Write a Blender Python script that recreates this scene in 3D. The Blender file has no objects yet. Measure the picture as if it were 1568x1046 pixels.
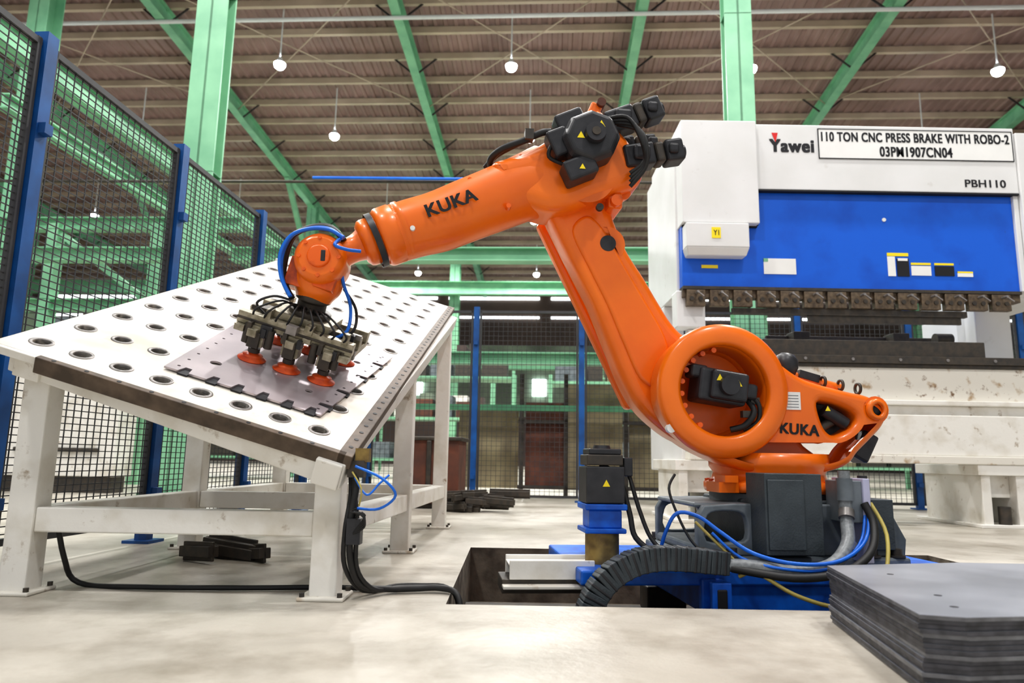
import bpy, math, random
from mathutils import Vector, Matrix
random.seed(7)
V=Vector
scn=bpy.context.scene
COL=bpy.context.collection

# ------------------------------------------------------------------ materials
def mat(name,c1,c2=None,scale=4.0,rough=.5,metal=0.0,bump=0.0,bscale=40,coat=0.0,detail=6,lo=.35,hi=.65,rvar=0.0,dirt=None):
    m=bpy.data.materials.new(name);m.use_nodes=True
    nt=m.node_tree;b=nt.nodes["Principled BSDF"]
    b.inputs["Roughness"].default_value=rough;b.inputs["Metallic"].default_value=metal
    if coat: b.inputs["Coat Weight"].default_value=coat;b.inputs["Coat Roughness"].default_value=.15
    tc=nt.nodes.new("ShaderNodeTexCoord")
    c2=c2 or tuple(x*.8 for x in c1)
    n=nt.nodes.new("ShaderNodeTexNoise");n.inputs["Scale"].default_value=scale;n.inputs["Detail"].default_value=detail
    nt.links.new(tc.outputs["Object"],n.inputs["Vector"])
    r=nt.nodes.new("ShaderNodeValToRGB")
    r.color_ramp.elements[0].position=lo;r.color_ramp.elements[1].position=hi
    r.color_ramp.elements[0].color=(*c2,1);r.color_ramp.elements[1].color=(*c1,1)
    nt.links.new(n.outputs["Fac"],r.inputs["Fac"]);outc=r.outputs[0]
    if dirt:   # (colour, scale, threshold lo, hi)
        n3=nt.nodes.new("ShaderNodeTexNoise");n3.inputs["Scale"].default_value=dirt[1];n3.inputs["Detail"].default_value=10;n3.inputs["Roughness"].default_value=.65
        nt.links.new(tc.outputs["Object"],n3.inputs["Vector"])
        mr3=nt.nodes.new("ShaderNodeMapRange");mr3.inputs["From Min"].default_value=dirt[2];mr3.inputs["From Max"].default_value=dirt[3]
        nt.links.new(n3.outputs["Fac"],mr3.inputs["Value"])
        mx=nt.nodes.new("ShaderNodeMix");mx.data_type='RGBA'
        nt.links.new(mr3.outputs[0],mx.inputs["Factor"]);nt.links.new(outc,mx.inputs[6]);mx.inputs[7].default_value=(*dirt[0],1)
        outc=mx.outputs[2]
    nt.links.new(outc,b.inputs["Base Color"])
    if rvar:
        mr=nt.nodes.new("ShaderNodeMapRange");mr.inputs["To Min"].default_value=rough-rvar;mr.inputs["To Max"].default_value=rough+rvar
        nt.links.new(n.outputs["Fac"],mr.inputs["Value"]);nt.links.new(mr.outputs[0],b.inputs["Roughness"])
    if bump:
        n2=nt.nodes.new("ShaderNodeTexNoise");n2.inputs["Scale"].default_value=bscale;n2.inputs["Detail"].default_value=4
        nt.links.new(tc.outputs["Object"],n2.inputs["Vector"])
        bp=nt.nodes.new("ShaderNodeBump");bp.inputs["Strength"].default_value=bump;bp.inputs["Distance"].default_value=.02
        nt.links.new(n2.outputs["Fac"],bp.inputs["Height"]);nt.links.new(bp.outputs[0],b.inputs["Normal"])
    return m
def emis(name,c,s):
    m=bpy.data.materials.new(name);m.use_nodes=True
    b=m.node_tree.nodes["Principled BSDF"];b.inputs["Base Color"].default_value=(*c,1)
    b.inputs["Emission Color"].default_value=(*c,1);b.inputs["Emission Strength"].default_value=s
    return m
ORANGE=mat("orange_paint",(.93,.20,.004),(.82,.155,.003),scale=3,rough=.36,coat=.3)
ORANGE_D=mat("orange_paint_dirty",(.85,.14,.004),(.40,.05,.006),scale=9,rough=.4,coat=.2,lo=.3,hi=.5)
BLACK=mat("black_plastic",(.022,.023,.027),(.035,.035,.04),scale=20,rough=.42)
RUBBER=mat("black_rubber",(.014,.014,.015),(.022,.022,.022),rough=.55)
DGREY=mat("dark_grey_casting",(.065,.08,.09),(.04,.05,.058),scale=8,rough=.5,bump=.15,bscale=120)
MGREY=mat("grey_casting",(.19,.215,.235),(.10,.12,.135),scale=8,rough=.5)
WHITEP=mat("white_paint_worn",(.80,.78,.73),(.64,.60,.52),scale=5,rough=.45,lo=.3,hi=.52,bump=.05,dirt=((.30,.22,.14),11,.62,.74))
WHITE=mat("white_panel",(.78,.78,.78),(.72,.72,.71),scale=2,rough=.4,dirt=((.55,.53,.50),5,.62,.8))
WRUST=mat("white_paint_rusty",(.74,.71,.64),(.42,.30,.18),scale=7,rough=.5,lo=.30,hi=.40,detail=9,dirt=((.20,.12,.07),9,.60,.68))
BROWN=mat("brown_steel_strip",(.14,.10,.07),(.07,.05,.035),scale=14,rough=.6)
TOPW=mat("table_top_white",(.72,.68,.61),(.56,.50,.42),scale=2.5,rough=.5,lo=.35,hi=.55,dirt=((.36,.27,.18),5,.56,.78))
STEEL=mat("sheet_steel",(.52,.46,.48),(.36,.32,.35),scale=2.2,rough=.34,metal=.6,rvar=.1)
STEELR=mat("steel_ring",(.30,.28,.27),(.2,.19,.18),scale=30,rough=.4,metal=.5)
ALU=mat("gripper_aluminium",(.46,.42,.33),(.22,.20,.14),scale=25,rough=.4,metal=.5)
DKST=mat("dark_steel",(.06,.055,.05),(.09,.075,.06),scale=20,rough=.5,metal=.4)
CUP=mat("suction_cup_red",(.85,.13,.02),(.6,.07,.015),scale=20,rough=.4)
BLUEP=mat("press_blue",(.003,.12,.66),(.002,.085,.52),scale=3,rough=.4,coat=.05,lo=.25,hi=.5,dirt=((.03,.05,.10),16,.70,.74))
BLUEC=mat("carriage_blue",(.006,.15,.68),(.006,.08,.42),scale=12,rough=.4)
BLUEF=mat("fence_blue",(.008,.10,.34),(.006,.06,.21),scale=6,rough=.45)
HOSEB=mat("blue_air_hose",(.01,.18,.75),(.01,.13,.6),rough=.35)
YEL=mat("yellow_label",(.95,.75,.02),(.9,.7,.02),rough=.4)
CABY=mat("yellow_cable",(.60,.50,.14),(.4,.32,.1),rough=.5)
GHOSE=mat("grey_hose",(.26,.28,.29),(.17,.18,.19),scale=60,rough=.4)
BRASS=mat("brass_gearbox",(.34,.24,.08),(.18,.12,.05),scale=20,rough=.45,metal=.5)
GREEN=mat("green_steel_paint",(.27,.56,.35),(.19,.44,.27),scale=2,rough=.45)
GREEND=mat("green_steel_dark",(.09,.28,.15),(.06,.20,.11),scale=2,rough=.5)
ROOF=mat("roof_corrugated",(.36,.24,.22),(.25,.165,.15),scale=.6,rough=.6)
PURL=mat("purlin_steel",(.60,.48,.37),(.46,.37,.28),scale=1,rough=.5)
ROD=mat("dark_brace",(.03,.02,.02),rough=.6)
WIRE=mat("fence_wire",(.06,.06,.062),(.04,.04,.045),rough=.5)
RUST=mat("rust_brown",(.17,.06,.035),(.09,.04,.03),scale=6,rough=.7)
OLIVE=mat("olive_tarp",(.32,.27,.16),(.19,.155,.10),scale=3,rough=.8)
CLAMP=mat("clamp_bronze",(.20,.15,.10),(.10,.075,.055),scale=30,rough=.5,metal=.4)
WALLD=mat("far_wall_dark",(.12,.085,.07),(.07,.05,.045),scale=.3,rough=.8)
WALLG=mat("far_wall_green",(.30,.38,.28),(.12,.15,.11),scale=.5,rough=.7)
LAMP=emis("lamp_glow",(.86,.93,1.0),110)
WIN=emis("window_daylight",(.85,.95,1.0),6)
PAPER=mat("paper_label",(.85,.85,.83),(.8,.8,.78),rough=.6)
INK=mat("black_ink",(.012,.012,.016),rough=.6)
REDI=mat("red_ink",(.7,.02,.02),rough=.6)
LILAC=mat("lilac_panel",(.55,.55,.72),(.48,.48,.65),rough=.4)

# ------------------------------------------------------------------ mesh builder
def catmull(pts,sub=6,closed=False):
    pts=[V(p) for p in pts];n=len(pts);out=[]
    rng=range(n) if closed else range(n-1)
    for i in rng:
        if closed: p0,p1,p2,p3=pts[i-1],pts[i],pts[(i+1)%n],pts[(i+2)%n]
        else: p0,p1,p2,p3=pts[max(i-1,0)],pts[i],pts[i+1],pts[min(i+2,n-1)]
        for k in range(sub):
            t=k/sub
            out.append(.5*((2*p1)+(p2-p0)*t+(2*p0-5*p1+4*p2-p3)*t*t+(3*p1-p0-3*p2+p3)*t**3))
    if not closed: out.append(pts[-1])
    return out
def frame(d):
    d=V(d).normalized();a=V((0,0,1)) if abs(d.z)<.9 else V((1,0,0))
    u=d.cross(a).normalized();return u,d.cross(u).normalized(),d
class MB:
    def __init__(s): s.v=[];s.f=[];s.m=[];s.sm=[];s.mats=[]
    def mi(s,m):
        if m not in s.mats: s.mats.append(m)
        return s.mats.index(m)
    def add(s,vs,fs,m,smooth=False):
        o=len(s.v);s.v+= [tuple(x) for x in vs];i=s.mi(m)
        for f in fs: s.f.append(tuple(o+k for k in f));s.m.append(i);s.sm.append(smooth)
    def box(s,c,size,m,R=None):
        c=V(c);vs=[]
        for x in(-.5,.5):
            for y in(-.5,.5):
                for z in(-.5,.5):
                    p=V((x*size[0],y*size[1],z*size[2]))
                    if R: p=R@p
                    vs.append(c+p)
        s.add(vs,[(0,1,3,2),(4,6,7,5),(0,4,5,1),(2,3,7,6),(0,2,6,4),(1,5,7,3)],m)
    def bb(s,x0,x1,y0,y1,z0,z1,m): s.box(((x0+x1)/2,(y0+y1)/2,(z0+z1)/2),(x1-x0,y1-y0,z1-z0),m)
    def beam(s,p0,p1,w,h,m,up=(0,0,1)):
        p0=V(p0);p1=V(p1);d=(p1-p0);L=d.length;d.normalize();up=V(up)
        x=d.cross(up)
        if x.length<1e-4: x=d.cross(V((0,1,0)))
        x.normalize();z=x.cross(d).normalized()
        R=Matrix((x,d,z)).transposed()
        s.box((p0+p1)/2,(w,L,h),m,R)
    def ibeam(s,p0,p1,w,h,m,t=.02,up=(0,0,1)):
        p0=V(p0);p1=V(p1);d=(p1-p0).normalized();up=V(up);x=d.cross(up).normalized();z=x.cross(d).normalized()
        s.beam(p0+z*(h/2-t/2),p1+z*(h/2-t/2),w,t,m,up);s.beam(p0-z*(h/2-t/2),p1-z*(h/2-t/2),w,t,m,up)
        s.beam(p0,p1,t,h-2*t,m,up)
    def cyl(s,p0,p1,r0,r1,m,n=24,cap=True):
        p0=V(p0);p1=V(p1);u,w,d=frame(p1-p0);vs=[]
        for p,r in((p0,r0),(p1,r1)):
            for i in range(n):
                a=2*math.pi*i/n;vs.append(p+u*math.cos(a)*r+w*math.sin(a)*r)
        s.add(vs,[(i,(i+1)%n,n+(i+1)%n,n+i) for i in range(n)],m,True)
        if cap: s.add(vs,[tuple(range(n))[::-1],tuple(range(n,2*n))],m,False)
    def lathe(s,prof,p,axis,m,n=36,closed=False):
        p=V(p);u,w,d=frame(axis);vs=[]
        for r,h in prof:
            for i in range(n):
                a=2*math.pi*i/n;vs.append(p+d*h+u*math.cos(a)*r+w*math.sin(a)*r)
        k=len(prof);fs=[]
        for j in range(k-1 if not closed else k):
            j2=(j+1)%k
            for i in range(n): fs.append((j*n+i,j*n+(i+1)%n,j2*n+(i+1)%n,j2*n+i))
        s.add(vs,fs,m,True)
    def tube(s,pts,r,m,n=8,sub=5,smoothpath=True):
        P=catmull(pts,sub) if smoothpath else [V(p) for p in pts]
        vs=[];u=None
        for i,p in enumerate(P):
            d=(P[min(i+1,len(P)-1)]-P[max(i-1,0)])
            if d.length<1e-7: d=V((0,0,1))
            d.normalize()
            if u is None: u,w,_=frame(d)
            u=(u-d*u.dot(d)).normalized();w=d.cross(u)
            for k in range(n):
                a=2*math.pi*k/n;vs.append(p+u*math.cos(a)*r+w*math.sin(a)*r)
        fs=[(i*n+k,i*n+(k+1)%n,(i+1)*n+(k+1)%n,(i+1)*n+k) for i in range(len(P)-1) for k in range(n)]
        s.add(vs,fs,m,True)
        L=len(P)-1;s.add(vs[:n]+vs[L*n:],[tuple(range(n))[::-1],tuple(range(n,2*n))],m)
    def loft(s,secs,m,n=36,e=2.0,sub=4):
        S=[]
        vecs=[list(x) for x in secs]
        for i in range(len(vecs)-1):
            a,b=vecs[i],vecs[i+1]
            p,q=vecs[max(i-1,0)],vecs[min(i+2,len(vecs)-1)]
            for k in range(sub):
                t=k/sub
                S.append([.5*((2*a[j])+(b[j]-p[j])*t+(2*p[j]-5*a[j]+4*b[j]-q[j])*t*t+(3*a[j]-p[j]-3*b[j]+q[j])*t**3) for j in range(8)])
        S.append(vecs[-1]);vs=[]
        for q in S:
            c=V(q[:3]);d=V(q[3:6]).normalized();w=V((0,1,0));w=(w-d*w.dot(d)).normalized();u=w.cross(d).normalized()
            for i in range(n):
                a=2*math.pi*i/n;ca,sa=math.cos(a),math.sin(a)
                x=math.copysign(abs(ca)**(2/e),ca);y=math.copysign(abs(sa)**(2/e),sa)
                vs.append(c+u*x*q[6]+w*y*q[7])
        L=len(S)
        s.add(vs,[(j*n+i,j*n+(i+1)%n,(j+1)*n+(i+1)%n,(j+1)*n+i) for j in range(L-1) for i in range(n)],m,True)
        s.add(vs[:n]+vs[(L-1)*n:],[tuple(range(n))[::-1],tuple(range(n,2*n))],m)
    def obj(s,name,parent=None,M=None,bevel=0,seg=2):
        me=bpy.data.meshes.new(name);me.from_pydata(s.v,[],s.f)
        for m in s.mats: me.materials.append(m)
        for i,p in enumerate(me.polygons): p.material_index=s.m[i];p.use_smooth=s.sm[i]
        me.update()
        o=bpy.data.objects.new(name,me);COL.objects.link(o)
        fix_normals(me)
        if parent: o.parent=parent
        if M is not None: o.matrix_local=M
        if bevel:
            b=o.modifiers.new("bevel","BEVEL");b.width=bevel;b.segments=seg;b.limit_method='ANGLE';b.angle_limit=math.radians(40);b.harden_normals=False
        return o
import bmesh
def fix_normals(me):
    bm=bmesh.new();bm.from_mesh(me);bmesh.ops.recalc_face_normals(bm,faces=bm.faces);bm.to_mesh(me);bm.free()
def group(name,M=None):
    e=bpy.data.objects.new(name,None);e.empty_display_size=.2;COL.objects.link(e)
    if M is not None: e.matrix_world=M
    return e
def curve_mesh(cu):
    t=bpy.data.objects.new("tmp",cu);COL.objects.link(t)
    bpy.context.view_layer.update()
    dg=bpy.context.evaluated_depsgraph_get()
    me=bpy.data.meshes.new_from_object(t.evaluated_get(dg))
    bpy.data.objects.remove(t);return me
def plate2d(name,parent,outer,holes,M,half,m,bev=0.0,seg=3,smooth=True):
    cu=bpy.data.curves.new(name,"CURVE");cu.dimensions='2D';cu.fill_mode='BOTH'
    cu.extrude=max(half-bev,0.0001);cu.bevel_depth=bev;cu.bevel_resolution=seg;cu.offset=-bev
    for loop in [outer]+list(holes):
        sp=cu.splines.new('POLY');sp.points.add(len(loop)-1)
        for i,p in enumerate(loop): sp.points[i].co=(p[0],p[1],0,1)
        sp.use_cyclic_u=True
    me=curve_mesh(cu);me.name=name
    me.materials.clear();me.materials.append(m)
    if smooth:
        for p in me.polygons: p.use_smooth=True
        try: me.set_sharp_from_angle(angle=math.radians(35))
        except Exception: pass
    o=bpy.data.objects.new(name,me);COL.objects.link(o)
    if parent: o.parent=parent
    o.matrix_local=M
    return o
def circ(x,y,r,n=28,ry=None,rot=0):
    ry=ry or r;c,s_=math.cos(rot),math.sin(rot)
    return [(x+c*r*math.cos(2*math.pi*i/n)-s_*ry*math.sin(2*math.pi*i/n),y+s_*r*math.cos(2*math.pi*i/n)+c*ry*math.sin(2*math.pi*i/n)) for i in range(n)]
def smooth2(pts,sub=5): return [(p.x,p.y) for p in catmull([(a,b,0) for a,b in pts],sub,True)]
def text(body,name,parent,M,width,height,m,bold=.0):
    cu=bpy.data.curves.new(name,"FONT");cu.body=body;cu.size=1;cu.extrude=.0;cu.offset=.004
    cu.space_character=1+bold*2.2
    cu.align_x='CENTER';cu.align_y='CENTER'
    me=curve_mesh(cu)
    v0=[tuple(v.co) for v in me.vertices];f0=[tuple(p.vertices) for p in me.polygons]
    vs=[];fs=[]
    sh=[(0,0)] if not bold else [(a*bold,c_*bold*.5) for a in(-1,-.5,0,.5,1) for c_ in(-1,1)]
    for k,(dx,dy) in enumerate(sh):
        o=len(vs);vs+=[(x+dx,y+dy,k*.0012) for x,y,z in v0];fs+=[tuple(o+i for i in f) for f in f0]
    xs=[v[0] for v in vs];ys=[v[1] for v in vs]
    cx,cy=(max(xs)+min(xs))/2,(max(ys)+min(ys))/2;sx=width/(max(xs)-min(xs));sy=height/(max(ys)-min(ys))
    vs=[((x-cx)*sx,(y-cy)*sy,z*.02) for x,y,z in vs]
    me=bpy.data.meshes.new(name);me.from_pydata(vs,[],fs);me.materials.append(m);me.update()
    o=bpy.data.objects.new(name,me);COL.objects.link(o);o.parent=parent;o.matrix_local=M;return o
def side(x,y,z,rot=0):   # XY of a flat shape -> XZ plane, facing -Y
    return Matrix.Translation((x,y,z))@Matrix(((1,0,0,0),(0,0,-1,0),(0,1,0,0),(0,0,0,1)))@Matrix.Rotation(rot,4,'Z')

# ------------------------------------------------------------------ camera
th=math.atan(178/1080.);rh=math.radians(1.0)
right=V((1,0,0));up=V((0,-math.sin(th),math.cos(th)));fw=V((0,math.cos(th),math.sin(th)))
r2=right*math.cos(rh)+up*math.sin(rh);u2=-right*math.sin(rh)+up*math.cos(rh)
cam=bpy.data.cameras.new("camera");co=bpy.data.objects.new("camera",cam);COL.objects.link(co)
M=Matrix((r2,u2,-fw)).transposed().to_4x4();M.translation=(0,0,.52);co.matrix_world=M
cam.lens=1080/1568*36;cam.sensor_width=36;cam.clip_end=200
cam.dof.use_dof=True;cam.dof.focus_distance=3.3;cam.dof.aperture_fstop=2.6
scn.camera=co

# ------------------------------------------------------------------ floor with pit
FLOORM=mat("concrete_floor",(.56,.525,.46),(.40,.37,.315),scale=1.1,rough=.42,bump=.12,bscale=30,detail=10,lo=.3,hi=.62,rvar=.14,dirt=((.22,.185,.14),2.0,.46,.78))
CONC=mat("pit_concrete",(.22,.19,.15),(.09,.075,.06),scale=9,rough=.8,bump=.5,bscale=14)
px0,px1,py0,py1=-.22,2.45,2.64,4.26
b=MB()
X0,X1,Y0,Y1=-45,45,-12,60
def quad(mb,x0,x1,y0,y1,z,m): mb.add([(x0,y0,z),(x1,y0,z),(x1,y1,z),(x0,y1,z)],[(0,1,2,3)],m)
quad(b,X0,X1,Y0,py0,0,FLOORM);quad(b,X0,X1,py1,Y1,0,FLOORM);quad(b,X0,px0,py0,py1,0,FLOORM);quad(b,px1,X1,py0,py1,0,FLOORM)
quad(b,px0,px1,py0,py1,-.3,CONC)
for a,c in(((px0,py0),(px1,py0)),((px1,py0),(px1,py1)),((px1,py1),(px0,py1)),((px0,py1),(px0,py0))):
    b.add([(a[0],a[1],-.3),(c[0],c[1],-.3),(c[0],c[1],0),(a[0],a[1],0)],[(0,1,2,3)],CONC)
b.obj("floor")
b=MB()
b.bb(px0,px1,2.95,3.03,-.3,-.22,DKST);b.bb(px0,px1,3.75,3.83,-.3,-.22,DKST)
b.bb(px0+.3,px1,2.72,2.9,-.3,-.24,DKST)
b.obj("linear_track_rail",bevel=.005)

# ------------------------------------------------------------------ building frame
A=math.radians(3.2)
BM=Matrix.Rotation(-A,4,'Z')
def zr(y): return 13.7-.061*(y-18.7)
fg=group("steel_building_frame")
YS=-9
b=MB();pitch=.32;x=-36.;vs=[];prof=[(0,0),(.10,0),(.14,.05),(.28,.05)]
xs=[]
while x<36:
    for dx,dz in prof: xs.append((x+dx,dz))
    x+=pitch
ys=[YS,47.2]
for yy in ys:
    for xx,dz in xs: vs.append((xx,yy,zr(yy)+dz))
n=len(xs);b.add(vs,[(i,i+1,n+i+1,n+i) for i in range(n-1)],ROOF)
b.obj("ceiling",M=BM)
b=MB();y=9.4
while y<47:
    z=zr(y);b.bb(-35.9,35.9,y-.04,y+.04,z-.2,z-.01,PURL);b.bb(-35.9,35.9,y-.05,y+.08,z-.215,z-.2,PURL);y+=1.3
b.obj("roof_purlins",fg,M=BM)
b=MB();RX=[-25.5,-18.5,-11.5,-4.5,2.5,9.5,16.5,23.5]
for rx in RX:
    b.ibeam((rx,YS,zr(YS)-.48),(rx,46.9,zr(46.9)-.48),.28,.5,GREEN,t=.03)
    y=10.7
    while y<46:
        z=zr(y)
        for sg in(-1,1): b.cyl((rx+sg*.1,y,z-.7),(rx+sg*.75,y,z-.15),.03,.03,ROD,n=6)
        y+=2.6
b.obj("roof_rafters",fg,M=BM)
b=MB()
b.cyl((-35,18.3,12.95),(35,18.3,12.95),.06,.06,WHITE,n=8)
for rx in RX[:-1]:
    b.cyl((rx,16.5,13.2),(rx+7,23.5,12.9),.02,.02,PURL,n=6);b.cyl((rx+7,16.5,13.2),(rx,23.5,12.9),.02,.02,PURL,n=6)
b.obj("sprinkler_pipe",fg,M=BM)
def column(x,y,w,d,h):
    c=MB();t=.03
    c.bb(x-w/2,x+w/2,y-d/2,y-d/2+t,0,h,GREEN);c.bb(x-w/2,x+w/2,y+d/2-t,y+d/2,0,h,GREEN);c.bb(x-t/2,x+t/2,y-d/2,y+d/2,0,h,GREEN)
    c.bb(x-w/2-.1,x+w/2+.1,y-d/2-.1,y+d/2+.1,0,.03,GREEND)
    z=1.5
    while z<h-1:
        c.bb(x-w/2,x+w/2,y-d/2,y+d/2,z,z+.015,GREEND);z+=2.6
    return c.obj("steel_column",fg,M=BM)
column(-4.60,8.55,.42,.26,zr(8.55)-.76)
column(2.57,9.25,.37,.24,zr(9.3)-.76)
for rx in RX: column(rx,32,.45,.5,zr(32)-.5)
for rx in(-18.5,-11.5): column(rx,14,.45,.5,zr(14)-.5)
b=MB()
for rx in RX:
    b.beam((rx,31.7,9.5),(rx,28.5,12.4),.2,.2,GREEN);b.beam((rx,32.3,9.5),(rx,35.5,12.0),.2,.2,GREEN)
b.obj("knee_braces",fg,M=BM)
b=MB()
b.ibeam((-4.6,9.6,3.33),(2.6,9.6,3.33),.2,.2,GREEN);b.ibeam((-12,9.6,3.33),(-4.9,9.6,3.33),.2,.2,GREEN)
b.ibeam((-4.6,9.7,1.88),(2.6,9.7,1.88),.16,.17,GREEN)
b.beam((-12,9.75,1.2),(6,9.75,1.2),.08,.08,GREEND)
b.obj("side_beams",fg,M=BM)
b=MB()
b.cyl((-12,9.4,4.42),(5,9.4,4.30),.022,.022,DKST,n=8);b.cyl((-3.4,9.35,4.40),(-.6,9.35,4.36),.022,.022,HOSEB,n=8)
b.obj("overhead_conduit",fg,M=BM)
b=MB()
b.ibeam((-35.8,31.6,8.2),(35.8,31.6,8.2),.35,.6,GREEN);b.ibeam((-35.8,31.6,4.6),(35.8,31.6,4.6),.3,.3,GREEN)
b.obj("crane_runway_girder",fg,M=BM)
b=MB()
for xx in(-15,-11.5,-8.4,-6.6):
    b.bb(xx-.09,xx+.09,11,11.2,0,4.3,GREEN)
b.ibeam((-18,11.1,4.3),(-5.2,11.1,4.3),.2,.22,GREEN);b.ibeam((-18,11.1,2.9),(-5.2,11.1,2.9),.2,.2,GREEN)
b.ibeam((-18,11.1,1.6),(-5.2,11.1,1.6),.15,.15,GREEN)
b.beam((-11.5,11.1,2.9),(-8.4,11.1,1.6),.1,.1,GREEN);b.beam((-8.4,11.1,4.2),(-6.6,11.1,2.9),.1,.1,GREEN)
b.ibeam((-7.6,6,6.2),(-7.6,26,6.2),.25,.4,GREEN);b.ibeam((-7.0,8,4.9),(-7.0,26,4.9),.16,.2,GREEN)
b.obj("gantry_frame",fg,M=BM)
# walls
b=MB()
b.bb(-36,36,47,47.2,8.0,zr(47),WALLD);b.bb(-36,36,47,47.2,3.2,8.0,WALLG);b.bb(-36,36,47,47.2,0,3.2,WALLD)
b.obj("wall_back",M=BM)
b=MB();b.bb(-36.2,-36,YS,47,0,3.5,WALLG);b.bb(-36.2,-36,YS,47,3.5,15.4,WALLD);b.obj("wall_left",M=BM)
b=MB();b.bb(36,36.2,YS,47,0,9.5,WALLG);b.bb(36,36.2,YS,47,9.5,15.4,WALLD);b.obj("wall_right",M=BM)
b=MB()
x=-35
while x<34:
    b.bb(x,x+6.2,46.9,46.95,11.15,11.32,WIN);b.bb(x,x+6.2,46.9,46.95,9.85,9.97,WIN);x+=7
for xx in(-9.5,-1.2,2.8,6.2,11,16,-17,-24): b.bb(xx,xx+.9,46.8,46.9,4.6,5.7,WIN)
b.obj("window_1",M=BM)

# ------------------------------------------------------------------ lamps
def lamp(x,y,light=0):
    z0=zr(y)-1.9
    b=MB();b.cyl((x,y,z0+.2),(x,y,zr(y)-.1),.022,.022,WHITE,n=8)
    b.lathe([(.05,.22),(.07,.17),(.13,.08),(.165,.02)],(x,y,z0),(0,0,1),WHITE,n=20)
    b.lathe([(.0,-.16),(.08,-.145),(.14,-.09),(.165,-.01),(.16,.03)],(x,y,z0),(0,0,1),LAMP,n=20)
    o=b.obj("high_bay_lamp")
    if light:
        l=bpy.data.lights.new("lamp_light","SPOT");l.energy=light;l.shadow_soft_size=.35;l.color=(1,.985,.96);l.spot_size=math.radians(155);l.spot_blend=.5
        lo=bpy.data.objects.new("lamp_light",l);COL.objects.link(lo);lo.parent=o;lo.location=(x,y,z0-.6)
for x,y in[(-13.8,19.4),(-6.95,19.1),(-.16,19),(6.8,18.9),(13.9,18.8)]: lamp(x,y,1700 if abs(x)<13 else 0)
for x,y in[(-13.2,23.4),(-6.34,23.2),(.5,23.1),(7.3,23),(14.1,22.9)]: lamp(x,y)
for x,y in[(-19.1,30.8),(-12.5,30.6),(-5.8,30.6),(.9,30.5),(7.6,30.4),(14.3,30.3)]: lamp(x,y,2600 if abs(x)<13 else 0)
for x,y in[(-18.6,38.3),(-12,38.2),(-5.3,38.2),(1.3,38.1),(7.87,38),(14.5,38)]: lamp(x,y)
for x,y in[(-7.5,11),(-.5,11),(6.5,11),(-7.5,4.5),(-.5,4.5),(6.5,4.5),(-4,-2),(3.5,-2)]: lamp(x,y,1650)

# ------------------------------------------------------------------ fences
def fence(name,p0,dirv,posts,H,z0,wx=.05,wz=.05):
    p0=V(p0);d=V(dirv).normalized();nrm=V((d.y,-d.x,0));b=MB()
    R=Matrix((d,V((-d.y,d.x,0)),V((0,0,1)))).transposed()
    for t in posts:
        b.box(p0+d*t+V((0,0,H/2+.02)),(.07,.07,H+.04),BLUEF,R);b.box(p0+d*t+V((0,0,.008)),(.16,.16,.016),BLUEF,R)
        b.box(p0+d*t+V((0,0,H*.82))+nrm*.05,(.05,.04,.05),BLUEF,R);b.box(p0+d*t+V((0,0,H*.12))+nrm*.05,(.05,.04,.05),BLUEF,R)
    for a,c in zip(posts[:-1],posts[1:]):
        for z in(z0,H-.02): b.box(p0+d*((a+c)/2)+V((0,0,z)),(c-a-.08,.03,.03),WIRE,R)
        for t in(a+.055,c-.055): b.box(p0+d*t+V((0,0,(H+z0)/2)),(.025,.03,H-z0),WIRE,R)
        t=a+.07+wx/2
        while t<c-.07: b.box(p0+d*t+V((0,0,(H+z0)/2)),(.0045,.0045,H-z0-.03),WIRE,R);t+=wx
        z=z0+wz
        while z<H-.03: b.box(p0+d*((a+c)/2)+V((0,0,z)),(c-a-.1,.0045,.0045),WIRE,R);z+=wz
    return b.obj(name)
dl=(.0756,1,0)
fence("mesh_safety_fence",(-2.30,1.86,0),dl,[0,1.19,2.38,3.58,4.77,5.96,7.0],2.4,.12,.055,.033)
bd=V((math.cos(A),-math.sin(A),0))
fence("mesh_safety_fence",(-1.78,8.90,0),bd,[0,1.33,2.66,3.99,5.32,6.65,7.98,9.31],2.37,.06,.06,.06)

# ------------------------------------------------------------------ back clutter behind fence
b=MB()
b.bb(.25,1.0,9.9,9.95,.12,1.55,OLIVE);b.bb(-.35,.2,10.0,10.04,.15,1.3,RUST);b.bb(1.1,2.1,10.0,10.05,.1,1.4,OLIVE)
b.bb(-1.3,-.45,10.1,10.14,.1,1.2,OLIVE)
for x in(-.4,.22,1.05,2.15): b.bb(x-.03,x+.03,9.93,10.0,0,1.7,DKST)
b.bb(-.45,2.2,9.93,10,1.0,1.05,DKST);b.bb(-.45,2.2,9.93,10,.1,.15,DKST)
b.obj("partition_panel",M=BM)
b=MB()
b.bb(-1.55,-.92,7.2,7.8,.05,.70,RUST);b.bb(-1.58,-.89,7.17,7.83,.68,.72,DKST);b.bb(-1.25,-1.20,7.17,7.2,.08,.68,DKST);b.bb(-1.5,-.97,7.25,7.75,.0,.05,DKST)
b.obj("rusty_steel_bin",M=BM,bevel=.01)
def scrap(cx,cy,wx,wy,k):
    b=MB()
    for i in range(k):
        a=random.uniform(-1.2,1.2);c=V((cx+random.uniform(-wx,wx),cy+random.uniform(-wy,wy),.03+.011*i))
        d=V((math.cos(a),math.sin(a)*.6,random.uniform(-.08,.08)))*random.uniform(.12,.24)
        b.beam(c-d,c+d,.06,.05,DKST);b.beam(c-d,c+d,.015,.09,DKST)
    b.obj("scrap_steel_pile",bevel=.004)
scrap(-.22,6.92,.33,.17,14)
scrap(-1.35,3.6,.18,.1,4)
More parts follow.
